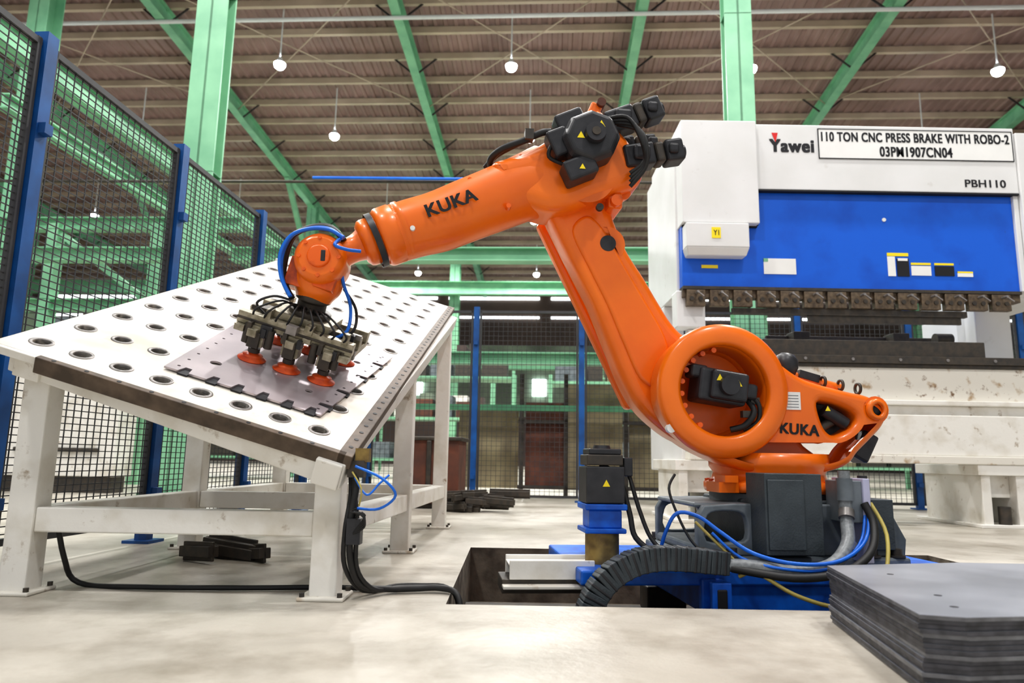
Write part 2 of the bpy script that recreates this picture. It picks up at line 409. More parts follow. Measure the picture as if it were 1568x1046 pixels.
def rack(x,y,w,h,d,m):
    b=MB()
    for xx in(x,x+w):
        for yy in(y,y+d): b.bb(xx-.04,xx+.04,yy-.04,yy+.04,0,h,GREEN)
    k=3
    for i in range(k):
        z=.4+i*(h-.6)/(k-1);b.bb(x,x+w,y,y+d,z,z+.06,GREEN)
        t=x+.1
        while t<x+w-.5:
            ww=random.uniform(.3,.7);b.bb(t,t+ww,y+.1,y+d-.1,z+.06,z+.06+random.uniform(.2,.55),random.choice(m));t+=ww+.1
    b.obj("storage_rack",M=BM)
for a in[(-9,15,3.2,3.2,.9),(-4.5,17,3.6,2.6,.9),(0,16,3.4,2.4,.9),(4.5,15,3.2,2.6,.9),(-14,16,3.5,3.4,.9),(-6,24,4,4,1),(1,24,4,3.4,1),(8,22,4,3.4,1)]:
    rack(*a,[RUST,OLIVE,WALLG,DKST,WHITEP,MGREY,DKST,WALLD])
b=MB()
b.bb(-6.9,-5.4,8.6,9.0,.2,2.0,WHITEP);b.bb(-6.6,-6.2,8.55,8.6,1.1,1.7,PAPER);b.bb(-6.7,-5.6,8.56,8.6,.5,.55,DKST);b.bb(-6.85,-5.45,8.65,8.95,0,.2,DKST)
b.obj("control_cabinet",M=BM,bevel=.01)

# ------------------------------------------------------------------ table
ey=V((.1,2.96,1.18)).normalized();ex=V((1.24,.068,-.382));ex=(ex-ey*ex.dot(ey)).normalized();en=ex.cross(ey)
C0=V((-.62,2.60,.533))
TM=Matrix((ex,ey,en)).transposed().to_4x4();TM.translation=C0
tg=group("tilted_perforated_table")
holes=[];hc=[]
for j in range(12):
    for i in range(8):
        x=-1.20+i*.155;y=.12+j*.265
        if x<-.06: holes.append(circ(x,y,.031,20));hc.append((x,y))
W,LN=1.30,3.19
plate2d("table_top",tg,[(-W,0),(0,0),(0,LN),(-W,LN)],holes,TM@Matrix.Translation((0,0,-.008)),.008,TOPW,smooth=False)
b=MB()
for x,y in hc: b.lathe([(.031,-.015),(.031,.003),(.042,.003),(.043,0)],(x,y,0),(0,0,1),STEELR,n=20)
for x,y in hc: b.cyl((x,y,-.02),(x,y,-.016),.034,.034,DKST,n=16)
b.obj("hole_bushings",tg,TM)
b=MB()
b.bb(-1.12,.03,-.03,.0,-.055,.006,BROWN);b.bb(.0,.055,-.03,LN,-.045,.006,BROWN)
b.bb(-W,-1.12,-.02,0,-.03,0,WHITEP)
b.obj("edge_strip",tg,TM,bevel=.003)
b=MB()
for k in range(40): b.cyl((.028,.05+k*.079,.004),(.028,.05+k*.079,.0075),.009,.009,INK,n=10)
for k in range(9): b.cyl((-.1-k*.12,-.016,.004),(-.1-k*.12,-.016,.0075),.008,.008,INK,n=10)
b.obj("edge_strip_holes",tg,TM)
def zp(x,y):
    n=en;return C0.z-(n.x*(x-C0.x)+n.y*(y-C0.y))/n.z-.03
b=MB();LY=(2.72,4.02,5.37);w=.1
def rx_(y): return -.672+.058*(y-2.72)
def lx_(y): return -1.80+.035*(y-2.72)
for fx in(lx_,rx_):
    for y in LY:
        x=fx(y);h=zp(x,y)-.05;b.bb(x-w/2,x+w/2,y-w/2,y+w/2,0,h,WHITEP)
        b.bb(x-.085,x+.085,y-.085,y+.085,0,.014,WRUST)
        for sx in(-1,1):
            for sy in(-1,1): b.cyl((x+sx*.068,y+sy*.068,.014),(x+sx*.068,y+sy*.068,.028),.011,.011,DKST,n=6)
def ub(x0,y0,x1,y1): b.beam((x0,y0,zp(x0,y0)-.06),(x1,y1,zp(x1,y1)-.06),.1,.1,WHITEP,up=en)
for fx in(lx_,rx_): ub(fx(2.58)+.02,2.58,fx(5.45)+.02,5.45)
for y in(2.645,4.02,5.37): ub(-1.86,y,-.60,y)
for y in LY: b.bb(lx_(y)+.05,rx_(y)-.05,y-.04,y+.04,.22,.31,WHITEP)
for fx in(lx_,rx_): b.beam((fx(2.77),2.77,.265),(fx(5.32),5.32,.265),.08,.09,WHITEP)
b.obj("welded_frame",tg,bevel=.006)
# metal sheet being handled
def tl(p): q=V(p)-C0;return (q.dot(ex),q.dot(ey))
c=[tl((-1.362,2.745,.838)),tl((-.753,2.803,.661)),tl((-.651,3.80,1.035)),tl((-1.392,3.609,1.202))]
def lerp(a,b_,t): return (a[0]+(b_[0]-a[0])*t,a[1]+(b_[1]-a[1])*t)
out=[]
def notched(a,b_,ts,dep):
    out.append(a);dx,dy=b_[0]-a[0],b_[1]-a[1];L=math.hypot(dx,dy);nx,ny=-dy/L,dx/L
    for t in ts:
        h=.022/L
        for tt,dd in((t-h,0),(t-h*.6,dep),(t+h*.6,dep),(t+h,0)):
            q=lerp(a,b_,tt);out.append((q[0]+nx*dd,q[1]+ny*dd))
notched(c[0],c[1],(.12,.3,.46,.62,.78,.93),.05);notched(c[1],c[2],(.1,.3,.55,.8),.05);out.append(c[2]);out.append(c[3])
hs=[]
for i in range(12): q=lerp(lerp(c[0],c[1],.06+.08*i),lerp(c[3],c[2],.06+.08*i),.93);hs.append(circ(q[0],q[1],.007,10))
for i in range(10):
    q=lerp(lerp(c[0],c[1],.95),lerp(c[3],c[2],.95),.05+.1*i);hs.append(circ(q[0],q[1],.007,10))
    q=lerp(lerp(c[0],c[1],.06),lerp(c[3],c[2],.06),.05+.1*i);hs.append(circ(q[0],q[1],.007,10))
for u,v,r in((.2,.2,.024),(.8,.2,.016),(.85,.75,.018),(.25,.8,.018)):
    q=lerp(lerp(c[0],c[1],u),lerp(c[3],c[2],u),v);hs.append(circ(q[0],q[1],r,18))
sg=group("perforated_steel_sheet",TM)
plate2d("sheet",sg,out,hs,Matrix.Translation((0,0,.0115)),.004,STEEL,smooth=False)
b=MB()
for t in(.12,.3,.46,.62,.78,.93):
    q=lerp(c[0],c[1],t);b.box((q[0],q[1]+.02,.005),(.04,.055,.006),INK)  # black backing under each notch, its shade put in as colour
for t in(.1,.3,.55,.8):
    q=lerp(c[1],c[2],t);b.box((q[0]-.02,q[1],.005),(.055,.045,.006),INK)
b.obj("notch_dark_backing",sg,Matrix.Identity(4))
b=MB()
b.tube([(-.60,2.66,.50),(-.56,2.63,.42),(-.57,2.62,.30),(-.57,2.64,.15),(-.54,2.7,.05),(-.46,2.8,.02),(-.36,2.83,.018),(-.26,2.84,.02),(-.19,2.8,.0),(-.17,2.76,-.12),(-.16,2.74,-.27)],.012,RUBBER)
b.tube([(-.60,2.68,.52),(-.57,2.64,.40),(-.55,2.63,.28),(-.55,2.66,.12),(-.50,2.74,.03),(-.42,2.85,.018),(-.32,2.87,.018),(-.22,2.86,.012),(-.18,2.83,-.05),(-.16,2.8,-.27)],.009,RUBBER)
b.tube([(-.60,2.68,.50),(-.58,2.64,.38),(-.59,2.62,.25),(-.59,2.65,.12),(-.54,2.76,.02),(-.44,2.90,.015),(-.34,2.92,.015),(-.24,2.90,.012),(-.19,2.87,-.05),(-.17,2.84,-.27)],.009,RUBBER)
b.tube([(-.56,2.60,.48),(-.46,2.58,.44),(-.41,2.6,.38),(-.47,2.62,.33),(-.55,2.62,.33)],.005,HOSEB)
b.tube([(-.56,2.6,.44),(-.51,2.58,.38),(-.47,2.6,.42),(-.44,2.62,.45)],.004,HOSEB)
b.tube([(-.57,2.6,.46),(-.53,2.58,.40),(-.54,2.6,.34)],.003,CABY)
b.box((-.555,2.62,.25),(.05,.05,.09),BLACK);b.box((-.56,2.63,.47),(.06,.05,.06),DKST);b.box((-.54,2.63,.52),(.05,.04,.05),BRASS)
for i in range(5): b.tube([(-.55,2.6,.29+.01*i),(-.52-.01*i,2.57,.32),(-.51,2.57,.27+.01*i),(-.56,2.6,.24)],.003,RUBBER)
b.obj("table_cables",tg)
b=MB()
b.tube([(-1.72,2.75,.30),(-1.70,2.80,.12),(-1.66,2.85,.015),(-1.4,2.80,.012),(-1.0,2.82,.012),(-.7,2.86,.012),(-.5,2.84,.012)],.01,RUBBER)
b.obj("floor_cable")

# ------------------------------------------------------------------ robot
ra=math.radians(5.6)
RM=Matrix.Translation((1.32,3.4,0))@Matrix.Rotation(ra,4,'Z')
rg=group("industrial_robot_arm",RM)
RI=RM.inverted()
b=MB()
b.bb(-.60,.36,-.34,.34,.09,.13,MGREY)
b.bb(-.56,.32,-.30,.30,.13,.17,MGREY)
b.obj("base_plate",rg,bevel=.012)
outl=[(-.56,.13),(-.30,.13),(.10,.13),(.36,.13),(.37,.20),(.30,.33),(.12,.345),(-.40,.345),(-.53,.335),(-.56,.29)]
for nm,s in(("base_web_front",-.28),("base_web_rear",.28)):
    plate2d(nm,rg,outl,[smooth2([(-.52,.19),(-.52,.28),(-.48,.31),(-.38,.31),(-.345,.28),(-.345,.20),(-.40,.185)],3),smooth2([(.15,.2),(.15,.29),(.2,.31),(.27,.28),(.29,.22),(.25,.19)],3)],side(0,s,0),.022,MGREY,bev=.008)
b=MB()
b.bb(-.32,.12,-.27,.27,.13,.36,DGREY);b.bb(-.56,.32,-.26,.26,.325,.345,MGREY)
b.cyl((-.1,0,.34),(-.1,0,.38),.27,.27,MGREY,n=48)
b.obj("base_core",rg,bevel=.01)
b=MB()
for x in(-.55,-.42,.2,.31):
    for y in(-.315,.315): b.cyl((x,y,.13),(x,y,.165),.022,.022,DKST,n=6);b.cyl((x,y,.13),(x,y,.138),.034,.034,DKST,n=20)
b.obj("base_bolts",rg)
b=MB()
b.bb(-.325,-.08,-.44,-.26,.15,.475,DGREY);b.bb(-.315,-.16,-.448,-.44,.17,.45,DGREY)
b.bb(.03,.10,-.43,-.27,.28,.45,MGREY);b.bb(.10,.13,-.44,-.2,.12,.46,LILAC);b.bb(.13,.30,-.33,-.1,.16,.37,DGREY)
b.obj("connector_housing",rg,bevel=.018,seg=3)
b=MB()
b.cyl((.03,-.42,.37),(.03,-.42,.46),.032,.032,MGREY);b.cyl((.03,-.42,.46),(.03,-.42,.49),.024,.024,GHOSE)
b.cyl((.03,-.42,.32),(.03,-.42,.37),.026,.026,GHOSE)
b.cyl((.16,-.34,.40),(.16,-.34,.47),.02,.02,BLACK)
b.obj("cable_connectors",rg)
b=MB()
b.lathe([(.0,.385),(.29,.385),(.295,.40),(.295,.425),(.26,.44),(.25,.47),(.27,.50),(.27,.56),(0,.56)],(-.1,0,0),(0,0,1),ORANGE,n=56)
for i in range(20):
    a=2*math.pi*i/20;b.cyl((-.1+.278*math.cos(a),.278*math.sin(a),.42),(-.1+.278*math.cos(a),.278*math.sin(a),.44),.012,.012,ORANGE_D,n=8)
b.bb(-.42,-.33,-.2,-.05,.385,.43,ORANGE);b.bb(-.40,-.34,-.22,-.10,.43,.46,ORANGE)
b.obj("rotating_collar",rg)
cout=smooth2([(-.684,.80),(-.675,.92),(-.62,1.02),(-.52,1.095),(-.40,1.122),(-.29,1.105),(-.19,1.03),(-.098,.955),(-.02,.905),(.054,.88),(.13,.862),(.209,.845),(.29,.83),(.355,.80),(.385,.75),(.36,.69),(.30,.63),(.235,.57),(.19,.52),(.10,.485),(-.06,.465),(-.22,.468),(-.36,.50),(-.48,.55),(-.60,.64),(-.66,.72)],5)
ringh=circ(-.395,.833,.20,48)
ovalh=smooth2([(.055,.79),(.10,.795),(.17,.775),(.225,.745),(.23,.71),(.19,.67),(.13,.645),(.09,.665),(.065,.72)],4)
tailh=circ(.325,.765,.026,20)
plate2d("column_casting_front",rg,cout,[ringh,ovalh,tailh],side(0,-.13,0),.085,ORANGE,bev=.035,seg=5)
cin=smooth2([(-.64,.80),(-.62,.95),(-.52,1.05),(-.40,1.08),(-.28,1.05),(-.12,.93),(.0,.87),(.02,.75),(.04,.62),(.13,.54),(.05,.50),(-.22,.49),(-.45,.57),(-.58,.67)],5)
plate2d("column_casting_rear",rg,cin,[circ(-.395,.833,.19,40)],side(0,.05,0),.12,ORANGE,bev=.03)
b=MB()
b.lathe([(.205,.0),(.205,.035),(.222,.045),(.285,.040),(.300,.02),(.302,0)],(-.395,-.205,.833),(0,-1,0),ORANGE,n=64)
b.lathe([(.0,-.22),(.21,-.22),(.21,.0)],(-.395,-.20,.833),(0,-1,0),BLACK,n=48)
for i in range(9):
    a=math.radians(100+i*17);b.cyl((-.395+.186*math.cos(a),-.17,.833+.186*math.sin(a)),(-.395+.186*math.cos(a),-.205,.833+.186*math.sin(a)),.012,.012,ORANGE_D,n=10)
b.lathe([(.028,0),(.028,.02),(.045,.02),(.05,0)],(.325,-.215,.765),(0,-1,0),ORANGE,n=24)
b.lathe([(.0,0),(.028,0),(.028,.012)],(.325,-.20,.765),(0,-1,0),BLACK,n=20)
b.cyl((-.50,-.2,1.09),(-.50,-.23,1.09),.022,.022,PAPER,n=16);b.cyl((-.64,-.2,.66),(-.64,-.23,.66),.02,.02,PAPER,n=16)
b.obj("axis_ring",rg)
b=MB()
c0=V((-.40,-.22,.85))
R=Matrix.Rotation(math.radians(8),3,'Y')
b.box(c0+V((0,.06,0)),(.22,.16,.15),BLACK,R);b.box(c0+V((.02,-.02,-.0)),(.17,.06,.13),BLACK,R)
b.cyl(c0+V((.01,-.05,.0)),c0+V((.01,-.075,.0)),.045,.042,BLACK,n=28)
b.box(c0+V((.12,.02,-.02)),(.07,.10,.07),BLACK,R);b.box(c0+V((-.1,.05,.07)),(.08,.1,.06),BLACK,R)
b.obj("axis2_motor",rg,bevel=.016,seg=3)
def tri(b,c,s,y,m):
    b.add([(c[0]-s,y,c[1]-s*.8),(c[0]+s,y,c[1]-s*.8),(c[0],y,c[1]+s)],[(0,1,2)],m)
b=MB();tri(b,(-.43,.885),.016,-.2725,YEL);tri(b,(-.345,.86),.016,-.2725,YEL);b.obj("axis2_warning_label",rg)
b=MB();b.tube([(-.28,-.2,.80),(-.26,-.23,.74),(-.30,-.22,.68),(-.36,-.2,.66)],.014,RUBBER);b.tube([(-.29,-.2,.82),(-.24,-.23,.78),(-.24,-.22,.70),(-.30,-.2,.66)],.010,RUBBER)
for p in((-.25,.79),(-.29,.73)): b.box((p[0],-.21,p[1]),(.04,.03,.03),DKST)
b.obj("axis2_cables",rg)
b=MB()
b.lathe([(0,.06),(.03,.055),(.05,.035),(.058,0),(.05,-.035),(.03,-.05),(.03,-.1),(0,-.1)],(-.06,-.14,.965),(.25,0,1),BLACK,n=28)
b.cyl((-.02,-.1,.92),(.22,-.1,.865),.028,.028,ORANGE,n=20);b.box((.06,-.1,.92),(.10,.07,.035),BLACK,Matrix.Rotation(.25,3,'Y'))
for i in range(3):
    b.lathe([(.018,-.005),(.028,-.005),(.028,.005),(.018,.005)],(.12+i*.085,-.14,.895-i*.014),(1,0,0),DKST,n=18,closed=True)
b.obj("damper_and_eyebolts",rg)
b=MB()
b.bb(.06,.24,-.12,.02,.64,.80,BLACK);b.cyl((.1,-.17,.76),(.2,-.17,.70),.03,.03,BLACK,n=20);b.cyl((.09,-.15,.68),(.16,-.15,.72),.022,.022,DKST,n=16);b.box((.33,-.06,.60),(.08,.12,.14),BLACK,Matrix.Rotation(.5,3,'Y'))
b.obj("rear_motor",rg,bevel=.012)
b=MB();tri(b,(.10,.765),.013,-.205,YEL);b.obj("rear_warning_label",rg)
b=MB();b.bb(-.11,-.035,-.2185,-.2165,.755,.835,PAPER);
for i in range(5): b.bb(-.105,-.045,-.2192,-.2186,.765+i*.013,.768+i*.013,MGREY)
b.obj("rating_plate",rg)
text("KUKA","logo_text_base",rg,side(-.045,-.2175,.668,-.06),.185,.05,INK,.03)
lo=smooth2([(-1.17,1.70),(-1.115,1.58),(-1.054,1.459),(-1.0,1.355),(-.948,1.254),(-.90,1.135),(-.854,1.019),(-.81,.91),(-.765,.82),(-.72,.755),(-.652,.69),(-.55,.62),(-.4,.57),(-.2,.6),(-.10,.75),(-.09,.9),(-.17,1.05),(-.30,1.12),(-.43,1.105),(-.50,1.12),(-.56,1.18),(-.62,1.275),(-.69,1.394),(-.765,1.51),(-.815,1.62),(-.85,1.72),(-.87,1.83),(-.92,1.92),(-1.02,1.96),(-1.12,1.9),(-1.17,1.8)],5)
plate2d("link_arm",rg,lo,[circ(-.877,1.543,.032,24)],side(0,.06,0),.10,ORANGE,bev=.055,seg=6)
b=MB();b.cyl((-.877,-.0545,1.543),(-.877,.0,1.543),.039,.03,BLACK,n=28)  # black disc stands for the hole's dark inside, shade painted in
b.cyl((-.80,-.045,1.80),(-.80,-.06,1.80),.035,.035,ORANGE,n=24);b.cyl((-1.13,-.05,1.70),(-1.13,-.07,1.70),.02,.02,PAPER,n=16)
b.obj("link_arm_hole_and_bosses",rg)
rid=smooth2([(-1.05,1.60),(-.97,1.42),(-.88,1.24),(-.80,1.05),(-.73,.90),(-.65,.86),(-.58,.95),(-.60,1.10),(-.70,1.28),(-.80,1.45),(-.90,1.62),(-.98,1.68)],5)
plate2d("link_arm_rib",rg,rid,[],side(0,-.035,0),.018,ORANGE,bev=.017,seg=4)
b=MB();b.beam((-1.15,.24,1.74),(-.68,.24,.78),.10,.08,ORANGE,up=(0,1,0));b.obj("link_rear_rod",rg,bevel=.03,seg=3)
b=MB();b.cyl((-1.0,-.14,1.85),(-1.0,.20,1.85),.14,.14,ORANGE,n=40)
b.box((-.85,0,1.745),(.07,.2,.08),ORANGE);b.cyl((-.85,-.1,1.735),(-.85,-.13,1.735),.028,.028,ORANGE_D,n=16);b.cyl((-.93,-.1,1.70),(-.93,-.12,1.70),.018,.018,DKST,n=16)
b.obj("axis3_joint",rg,bevel=.01)
eo=smooth2([(-1.45,1.87),(-1.38,1.92),(-1.308,1.945),(-1.23,1.99),(-1.154,2.045),(-1.08,2.08),(-1.02,2.13),(-.96,2.185),(-.92,2.185),(-.86,2.12),(-.78,2.03),(-.73,1.93),(-.72,1.86),(-.76,1.81),(-.86,1.765),(-.95,1.73),(-1.06,1.68),(-1.17,1.665),(-1.27,1.685),(-1.37,1.70)],5)
plate2d("forearm_elbow_casting",rg,eo,[],side(0,-.005,0),.15,ORANGE,bev=.07,seg=6)
b=MB()
b.box((-.95,-.05,2.20),(.06,.10,.08),ORANGE,Matrix.Rotation(.4,3,'Y'));b.cyl((-.92,-.12,2.235),(-.92,-.02,2.235),.022,.022,RUST,n=16)
b.obj("elbow_lug",rg,bevel=.01)
b=MB()
def sec(x,s,z,ru,rv): return (x,s,z,.905,.06,.425,ru,rv)
b.loft([sec(-1.90,-.080,1.525,.135,.135),sec(-1.80,-.072,1.565,.138,.138),sec(-1.693,-.06,1.604,.143,.142),sec(-1.56,-.045,1.672,.148,.146),sec(-1.432,-.03,1.737,.153,.148),sec(-1.30,-.015,1.805,.160,.150),sec(-1.17,0,1.868,.175,.150)],ORANGE,n=48)
b.obj("forearm_tube",rg)
b=MB()
F0=V((-1.93,-.085,1.511));fdv=V((.905,.06,.425)).normalized()
b.lathe([(.0,-.025),(.125,-.025),(.135,-.012),(.138,0),(.138,.055),(.132,.062),(.132,.075),(.138,.08),(.138,.10)],F0,fdv,ORANGE,n=56)
b.lathe([(.128,-.058),(.128,-.03)],F0,fdv,BLACK,n=48)
W0=V((-2.007,-.092,1.479))
b.lathe([(0,-.03),(.085,-.03),(.105,-.015),(.109,0),(.109,.025),(.104,.032),(.104,.045),(.109,.05),(.109,.065),(.08,.07)],W0,fdv,ORANGE,n=48)
b.obj("wrist_ring",rg)
b=MB()
for i in range(14):
    a=2*math.pi*i/14;u,w,_=frame(fdv);d=u*math.cos(a)+w*math.sin(a)
    p=W0+fdv*.038+d*.104;b.beam(p-fdv*.0,p+fdv*.03,.012,.006,BLACK,up=d)
b.obj("wrist_ring_slots",rg)
b=MB()
for x,z,s in((-1.55,1.79,-.13),(-1.37,1.66,-.165),(-1.31,1.93,-.10),(-1.80,1.52,-.20)):
    b.cyl((x,s+.02,z),(x,s-.015,z),.013,.011,PAPER if s<-.19 else ORANGE_D,n=14)
b.obj("forearm_bosses",rg)
text("KUKA","logo_text_arm",rg,side(-1.632,-.212,1.648,math.radians(24.5))@Matrix.Rotation(math.radians(3.8),4,'Y'),.245,.062,INK,.03)
b=MB()
m0=V((-1.0,-.15,1.985))
pts=[(.14*math.cos(math.radians(22.5+45*i)),.13*math.sin(math.radians(22.5+45*i))) for i in range(8)]
Rm=Matrix.Rotation(math.radians(-25),3,'Y')
vs=[m0+Rm@V((x,y0,z)) for y0 in(.02,-.10) for x,z in pts]+[m0+Rm@V((x*.86,-.135,z*.86)) for x,z in pts]
b.add(vs,[(i,(i+1)%8,8+(i+1)%8,8+i) for i in range(8)]+[(8+i,8+(i+1)%8,16+(i+1)%8,16+i) for i in range(8)]+[tuple(range(16,24)),tuple(range(8))],BLACK)
b.cyl(m0+V((.01,-.135,0)),m0+V((.01,-.165,0)),.05,.045,BLACK,n=28);b.cyl(m0+V((.01,-.165,0)),m0+V((.01,-.17,0)),.02,.02,DKST,n=20)
b.box(m0+V((-.05,-.06,-.15)),(.15,.12,.10),BLACK,Rm);b.box(m0+V((-.14,-.04,-.02)),(.10,.10,.13),BLACK,Rm);b.box(m0+V((-.09,-.02,.10)),(.14,.1,.09),BLACK,Rm)
b.obj("axis3_motor",rg,bevel=.014,seg=3)
b=MB();tri(b,(-1.055,1.975),.018,-.2865,YEL);tri(b,(-.96,2.035),.018,-.2865,YEL);tri(b,(-1.045,1.83),.014,-.272,YEL);b.obj("axis3_warning_label",rg)
def motor(name,p,q,r):
    p=V(p);q=V(q);d=(q-p).normalized();b=MB()
    b.beam(p,p+d*.15,r*2,r*2,BLACK,up=(0,1,0));b.beam(p+d*.155,p+d*.20,r*1.8,r*1.8,DKST,up=(0,1,0));b.beam(p+d*.205,q,r*1.95,r*1.95,BLACK,up=(0,1,0))
    b.cyl(q,q+d*.015,r*.6,r*.55,BLACK,n=20)
    b.box(p+d*.08+V((0,-r*1.1,0)),(.08,.04,.07),BLACK);b.box(p+d*.24+V((0,-r*1.05,0)),(.05,.03,.05),BLACK)
    b.obj(name,rg,bevel=.014,seg=3)
motor("axis4_motor",(-.90,-.10,2.11),(-.63,-.10,2.225),.058)
motor("axis5_motor",(-.82,-.12,1.94),(-.53,-.12,2.0),.056)
motor("axis6_motor",(-.86,.08,2.08),(-.60,.08,2.12),.05)
b=MB()
for k in range(4):
    o=.022*k
    b.tube([(-.93+o,-.2,2.10-o*.3),(-.83+o,-.24,2.10-o),(-.77+o*.5,-.25,2.0-o),(-.74,-.22,1.90-o*.6),(-.80,-.18,1.85-o)],.010,RUBBER)
b.tube([(-1.13,-.16,2.0),(-1.2,-.18,2.03),(-1.3,-.16,1.99),(-1.40,-.12,1.96),(-1.45,-.06,1.93),(-1.44,0,1.90)],.017,RUBBER)
b.tube([(-1.1,-.14,2.05),(-1.2,-.12,2.06),(-1.32,-.08,2.01),(-1.42,-.02,1.97),(-1.47,.04,1.93)],.014,RUBBER)
b.tube([(-1.12,-.2,1.95),(-1.17,-.22,1.96),(-1.19,-.2,1.90),(-1.12,-.19,1.87)],.009,RUBBER)
for x,z in((-1.16,2.02),(-1.28,2.01),(-1.12,1.93)): b.box((x,-.17,z),(.04,.05,.05),DKST)
b.obj("dress_pack_hoses",rg)
Wp=V((-2.196,-.117,1.367))
b=MB()
nl=(RI.to_3x3()@en).normalized()
dv=(W0-Wp).normalized()
b.loft([(*(W0-dv*.0),*dv,.085,.085),(*(W0-dv*.06),*dv,.062,.07),(*(W0-dv*.12),*dv,.06,.08),(*(Wp+dv*.02),*dv,.07,.085)][::-1],ORANGE,n=32)
b.obj("wrist_neck",rg)
b=MB()
b.lathe([(0,-.105),(.085,-.105),(.108,-.09),(.114,-.07),(.114,.07),(.108,.095),(.085,.115),(0,.115)],Wp,(0,-1,0),ORANGE,n=44)
sd=V((0,-1,0))
b.lathe([(.05,.115),(.05,.122),(.045,.128),(0,.128)],Wp,sd,ORANGE_D,n=28)
for i in range(8):
    a=2*math.pi*i/8;p=Wp+V((.085*math.cos(a),-.108,.085*math.sin(a)));b.cyl(p,p+V((0,-.012,0)),.009,.009,ORANGE_D,n=8)
dn=-nl
def q(h,ru,rv): p=Wp+dn*h;return (*p,*dn,ru,rv)
b.loft([q(-.02,.085,.08),q(.03,.105,.09),q(.08,.112,.095),q(.12,.108,.092),q(.15,.09,.08),q(.17,.08,.075)],ORANGE,n=36)
p=Wp+dn*.09+V((-.085,-.0,.03));b.box(p,(.08,.13,.13),ORANGE_D,Matrix.Rotation(.25,3,'Y'))
p=Wp+dn*.10+V((.05,-.06,0));b.box(p,(.09,.09,.09),ORANGE_D,Matrix.Rotation(.3,3,'Y'))
b.box(Wp+V((.02,-.125,.0)),(.02,.01,.05),BLACK)
b.obj("wrist_hand",rg,bevel=.012,seg=3)
b=MB()
for k,(m,o) in enumerate(((HOSEB,0),(RUBBER,.02),(RUBBER,.04),(HOSEB,-.018))):
    b.tube([(-2.10,-.20+o,1.46),(-2.16,-.2+o,1.50+o*.5),(-2.24,-.19+o,1.505+o*.5),(-2.325,-.18+o,1.47+o*.3),(-2.365+o*.2,-.17+o,1.38),(-2.36,-.16+o,1.28),(-2.32,-.15+o,1.20)],.009 if m is HOSEB else .013,m)
b.tube([(-2.02,-.22,1.40),(-2.08,-.24,1.40),(-2.13,-.24,1.42),(-2.10,-.2,1.47)],.008,HOSEB)
b.obj("wrist_hoses",rg)
# gripper
G=V((-1.0,3.25,0));G.z=C0.z-(en.x*(G.x-C0.x)+en.y*(G.y-C0.y))/en.z
GM=Matrix((ex,ey,en)).transposed().to_4x4();GM.translation=G+en*.016
GL=RI@GM
b=MB()
b.lathe([(0,.345),(.075,.345),(.08,.335),(.08,.31),(.065,.30),(.065,.265),(.095,.26),(.095,.235),(0,.235)],(0,0,0),(0,0,1),DKST,n=32)
b.bb(-.13,.13,-.11,.11,.205,.238,ALU)
for y in(-.13,.0,.15): b.bb(-.26,.26,y-.024,y+.024,.15,.205,ALU)
for x in(-.17,0,.17): b.bb(x-.02,x+.02,-.20,.27,.115,.15,ALU)
for y in(-.155,-.105): b.bb(-.262,.262,y-.003,y+.003,.170,.182,DKST)
for x in(-.235,.235): b.bb(x-.022,x+.022,-.18,.18,.12,.15,ALU)
b.obj("gripper_frame",rg,GL,bevel=.004)
b=MB();c2=MB()
for x in(-.16,0,.16):
    for y in(-.14,.21):
        b.box((x,y,.115),(.075,.06,.09),ALU);b.box((x,y-.036,.10),(.05,.02,.07),DKST);b.box((x+.035,y-.02,.14),(.02,.05,.04),BLACK)
        b.box((x-.03,y-.03,.15),(.02,.04,.05),DKST)
        b.cyl((x,y,.025),(x,y,.08),.015,.015,STEELR,n=14);b.cyl((x,y,.035),(x,y,.055),.026,.026,DKST,n=14)
        c2.lathe([(0,.032),(.020,.032),(.024,.026),(.044,.021),(.038,.014),(.062,.004),(.060,0),(0,.005)],(x,y,0),(0,0,1),CUP,n=28)
for k in range(44):
    x=random.uniform(-.24,.24);y=random.uniform(-.19,.2);b.box((x,y,random.uniform(.10,.225)),(random.uniform(.02,.055),random.uniform(.02,.055),random.uniform(.02,.055)),random.choice([DKST,ALU,BLACK,ALU,STEELR]))
for x in(-.2,-.1,.1,.2):
    for y in(-.16,.05): b.cyl((x,y,.075),(x,y,.16),.018,.018,DKST,n=14)
for k in range(9):
    x=-.2+.05*k;b.tube([(x,-.14,.19),(x+.02,-.17,.24),(x*.5,-.11,.29),(x*.2,-.03,.25)],.005,RUBBER)
b.tube([(.14,-.1,.18),(.20,-.08,.24),(.17,0,.33),(.12,-.02,.42),(.10,-.03,.47)],.008,HOSEB);b.tube([(.16,-.06,.18),(.22,-.04,.24),(.19,.03,.32),(.12,.0,.40)],.007,RUBBER)
b.tube([(-.16,-.1,.20),(-.2,-.13,.25),(-.14,-.12,.3),(-.07,-.1,.3)],.006,BLACK)
b.obj("gripper_clamps",rg,GL,bevel=.003);c2.obj("suction_cups",rg,GL)

